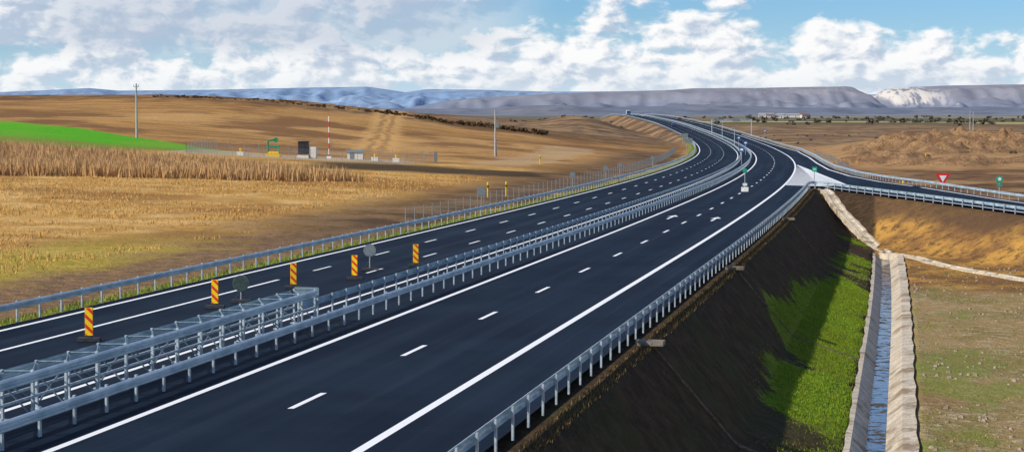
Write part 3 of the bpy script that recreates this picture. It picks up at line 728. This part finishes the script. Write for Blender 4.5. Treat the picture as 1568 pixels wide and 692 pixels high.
def mountain(name,Yd,prof,depth,mat,cliff=0,seed=0):
    xs=np.arange(prof[0][0],prof[-1][0],Yd*.0016); cz=np.interp(xs,[p[0] for p in prof],[p[1] for p in prof])
    cz=cz+wob(xs,xs*0,.02*8000/Yd,seed)*2.2+wob(xs,xs*0,.006*8000/Yd,seed+9)*(5 if not cliff else 2)
    ts=np.linspace(0,1,44); tb=np.linspace(1,0,8)[1:]
    X,T=np.meshgrid(xs,ts); CZ=np.meshgrid(cz,ts)[0]
    fsm=T*T*(3-2*T)*.55+T*.45
    if cliff: fsm=np.interp(T,[0,.35,.72,.80,1],[0,.28,.60,.93,1])
    Yv=Yd-depth*(1-T)+wob(X,T*800,.004,seed+3)*depth*.10
    gul=(np.abs(wob(X,Yv,.008,seed+5))*-.9+wob(X,Yv,.022,seed+6)*.3+np.abs(wob(X,Yv*.3,.03,seed+7))*-.25)*np.sin(T*math.pi)**.8
    Z=10+(CZ-10)*np.clip(fsm+gul*.6,0,1.0)
    Xb,Tb=np.meshgrid(xs,tb); Zb=10+(np.meshgrid(cz,tb)[0]-10)*Tb; Yb=Yd+depth*(1-Tb)
    grid_mesh(name,np.vstack([X,Xb]),np.vstack([Yv,Yb]),np.vstack([Z,Zb]),mat)
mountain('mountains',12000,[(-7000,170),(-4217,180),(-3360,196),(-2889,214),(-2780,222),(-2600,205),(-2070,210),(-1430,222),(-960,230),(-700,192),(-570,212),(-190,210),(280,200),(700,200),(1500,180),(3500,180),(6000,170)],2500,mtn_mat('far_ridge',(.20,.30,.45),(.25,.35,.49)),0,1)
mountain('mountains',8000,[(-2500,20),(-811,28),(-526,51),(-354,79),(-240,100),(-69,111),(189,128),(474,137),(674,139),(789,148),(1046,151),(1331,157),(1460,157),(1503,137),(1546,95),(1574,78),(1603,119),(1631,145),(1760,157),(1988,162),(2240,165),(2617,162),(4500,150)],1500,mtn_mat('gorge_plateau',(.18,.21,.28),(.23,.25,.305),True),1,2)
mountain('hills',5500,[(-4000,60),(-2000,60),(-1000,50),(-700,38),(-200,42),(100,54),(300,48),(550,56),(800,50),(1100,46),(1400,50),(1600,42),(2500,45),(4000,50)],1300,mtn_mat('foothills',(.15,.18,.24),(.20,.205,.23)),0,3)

# ------------------------------------------------------------------ village
M_wall=simple('house_wall',(.62,.58,.52),(.5,.46,.42),.8); M_roof=simple('roof_tile',(.22,.14,.12),(.17,.11,.10),.8); M_win=simple('window_glass',(.05,.06,.08),None,.2)
M_roof2=simple('roof_metal',(.34,.36,.40),None,.5)
for i in range(11):
    y=random.uniform(2350,2600); x=y*random.uniform(.136,.172); w=random.uniform(7,12); d_=8; h=random.uniform(3,4.5); z=tz(x,y)
    e=bpy.data.objects.new('village_house',None); scene.collection.objects.link(e); e.location=(x,y,z); e.rotation_euler[2]=random.uniform(-.4,.4)
    g=MB(); g.box((0,0,h/2-.5),(w,d_,h+1),0,0); g.obj('walls',[M_wall],parent=e)
    g=MB(); ww=w/2+.5; dd=d_/2+.6; rh=h*.45
    g.add([(-ww,-dd,h),(ww,-dd,h),(ww,dd,h),(-ww,dd,h),(-ww,0,h+rh),(ww,0,h+rh)],[(0,1,5,4),(2,3,4,5),(0,4,3),(1,2,5),(3,2,1,0)],0); g.obj('roof',[M_roof if random.random()<.4 else M_roof2],parent=e)
    g=MB()
    for q in np.linspace(-w*.35,w*.35,4): g.box((q,-d_/2-.02,h*.55),(1.1,.08,1.3),0,0)
    g.box((w*.12,-d_/2-.03,1.0),(1.0,.08,2.0),0,0); g.obj('windows_and_door',[M_win],parent=e)

# ------------------------------------------------------------------ world
EL=math.radians(36); v=Vector((-.88,-.47,0)).normalized(); sd=Vector((v.x*math.cos(EL),v.y*math.cos(EL),math.sin(EL)))
w=bpy.data.worlds.new('World'); scene.world=w; w.use_nodes=True; t_=w.node_tree; nn=t_.nodes; ll=t_.links
try:
    w.cycles.sampling_method='MANUAL'; w.cycles.sample_map_resolution=256
except Exception: pass
bg=nn['Background']
class WN(NT):
    def __init__(s): s.t=t_; s.n=nn; s.l=ll
n=WN()
sky=nn.new('ShaderNodeTexSky'); sky.sky_type='NISHITA'; sky.sun_disc=False; sky.sun_elevation=EL; sky.sun_rotation=math.atan2(sd.x,sd.y)%(2*math.pi)
sky.air_density=1.0; sky.dust_density=.3; sky.ozone_density=3.0
skyc=n.mix(1.0,sky.outputs[0],(.056,.084,.120),'MULTIPLY')
gen=nn.new('ShaderNodeTexCoord').outputs['Generated']; s3=n.sep(gen)
az=n.math('ARCTAN2',s3[0],s3[1]); el=n.math('ARCSINE',s3[2])
def comb(a,b_,c=0.0):
    q=nn.new('ShaderNodeCombineXYZ'); n.put(q.inputs[0],a); n.put(q.inputs[1],b_); n.put(q.inputs[2],c); return q.outputs[0]
def noise2(vec,scale,det,rough,out='Fac'):
    q=nn.new('ShaderNodeTexNoise'); q.noise_dimensions='2D'; ll.new(vec,q.inputs['Vector'])
    q.inputs['Scale'].default_value=scale; q.inputs['Detail'].default_value=det; q.inputs['Roughness'].default_value=rough
    return q.outputs[out]
wv=comb(n.math('MULTIPLY',az,22.0),n.math('MULTIPLY',el,36.0),0)
wn=n.sep(noise2(wv,1.6,2,.5,'Color'))
azw=n.math('ADD',az,n.math('MULTIPLY',n.math('SUBTRACT',wn[0],.5),.010)); elw=n.math('ADD',el,n.math('MULTIPLY',n.math('SUBTRACT',wn[1],.5),.006))
def puff(da,de):
    vec=comb(n.math('MULTIPLY',n.math('ADD',n.math('ADD',azw,da),3.0),24.0),n.math('MULTIPLY',n.math('ADD',n.math('ADD',elw,de),2.0),42.0),0)
    f=noise2(vec,.70,8,.58)
    vo=nn.new('ShaderNodeTexVoronoi'); vo.voronoi_dimensions='2D'; vo.feature='F1'; vo.inputs['Scale'].default_value=1.7
    try:
        vo.inputs['Detail'].default_value=2; vo.inputs['Roughness'].default_value=.55; vo.normalize=True
    except Exception: pass
    ll.new(vec,vo.inputs['Vector'])
    return n.math('ADD',n.math('MULTIPLY',f,.86),n.math('MULTIPLY',n.math('SUBTRACT',1.0,vo.outputs['Distance']),.19))
p0=puff(0,0); p1=puff(-.0045,.0036)
gap=n.math('MULTIPLY',n.sm(el,.050,.062),n.sm(az,-.03,.02))
gap2=n.math('MULTIPLY',n.sm(el,.055,.064),n.sm(az,-.22,-.27))
dens=n.math('SUBTRACT',p0,n.math('MULTIPLY',n.math('ADD',gap,gap2),.08))
mask=n.sm(dens,.46,.57)
lit=n.math('ADD',.52,n.math('MULTIPLY',n.math('SUBTRACT',p0,p1),5.0),True)
lit=n.sm(n.math('SUBTRACT',lit,n.math('MULTIPLY',n.math('SUBTRACT',dens,.56),.7)),.10,.80)
ccol=n.mix(lit,(.48,.58,.72),(.98,.98,.98))
grey=n.math('MULTIPLY',n.math('MULTIPLY',n.sm(az,.03,-.05),n.sm(az,-.29,-.22)),n.sm(el,.028,.046))
ccol=n.mix(n.math('MULTIPLY',grey,.6),ccol,(.44,.53,.67))
base=n.mix(n.sm(el,.065,.0,0,.85),skyc,(.52,.72,.90))
high=n.sm(el,.7,.12,.2,1.0)
mask=n.math('MAXIMUM',mask,n.math('MULTIPLY',grey,.75))
colr=n.mix(n.math('MULTIPLY',mask,high),base,ccol)
hz=n.sm(el,.040,.006,0,.75)
colr=n.mix(n.math('MULTIPLY',hz,n.sm(p0,.40,.72,.3,.9)),colr,(.77,.84,.90))
ll.new(colr,bg.inputs['Color']); bg.inputs['Strength'].default_value=1.0
sun=bpy.data.lights.new('sun','SUN'); sun.energy=5.0; sun.angle=math.radians(.5); sun.color=(1.0,.92,.80)
so=bpy.data.objects.new('sun',sun); scene.collection.objects.link(so); so.rotation_euler=sd.to_track_quat('Z','Y').to_euler()

cam=bpy.data.cameras.new('camera'); cam.sensor_width=36; cam.lens=64.3; cam.clip_start=.1; cam.clip_end=60000
co=bpy.data.objects.new('camera',cam); scene.collection.objects.link(co); co.location=(0,0,8); co.rotation_euler=(math.radians(90-3.29),0,0)
scene.camera=co
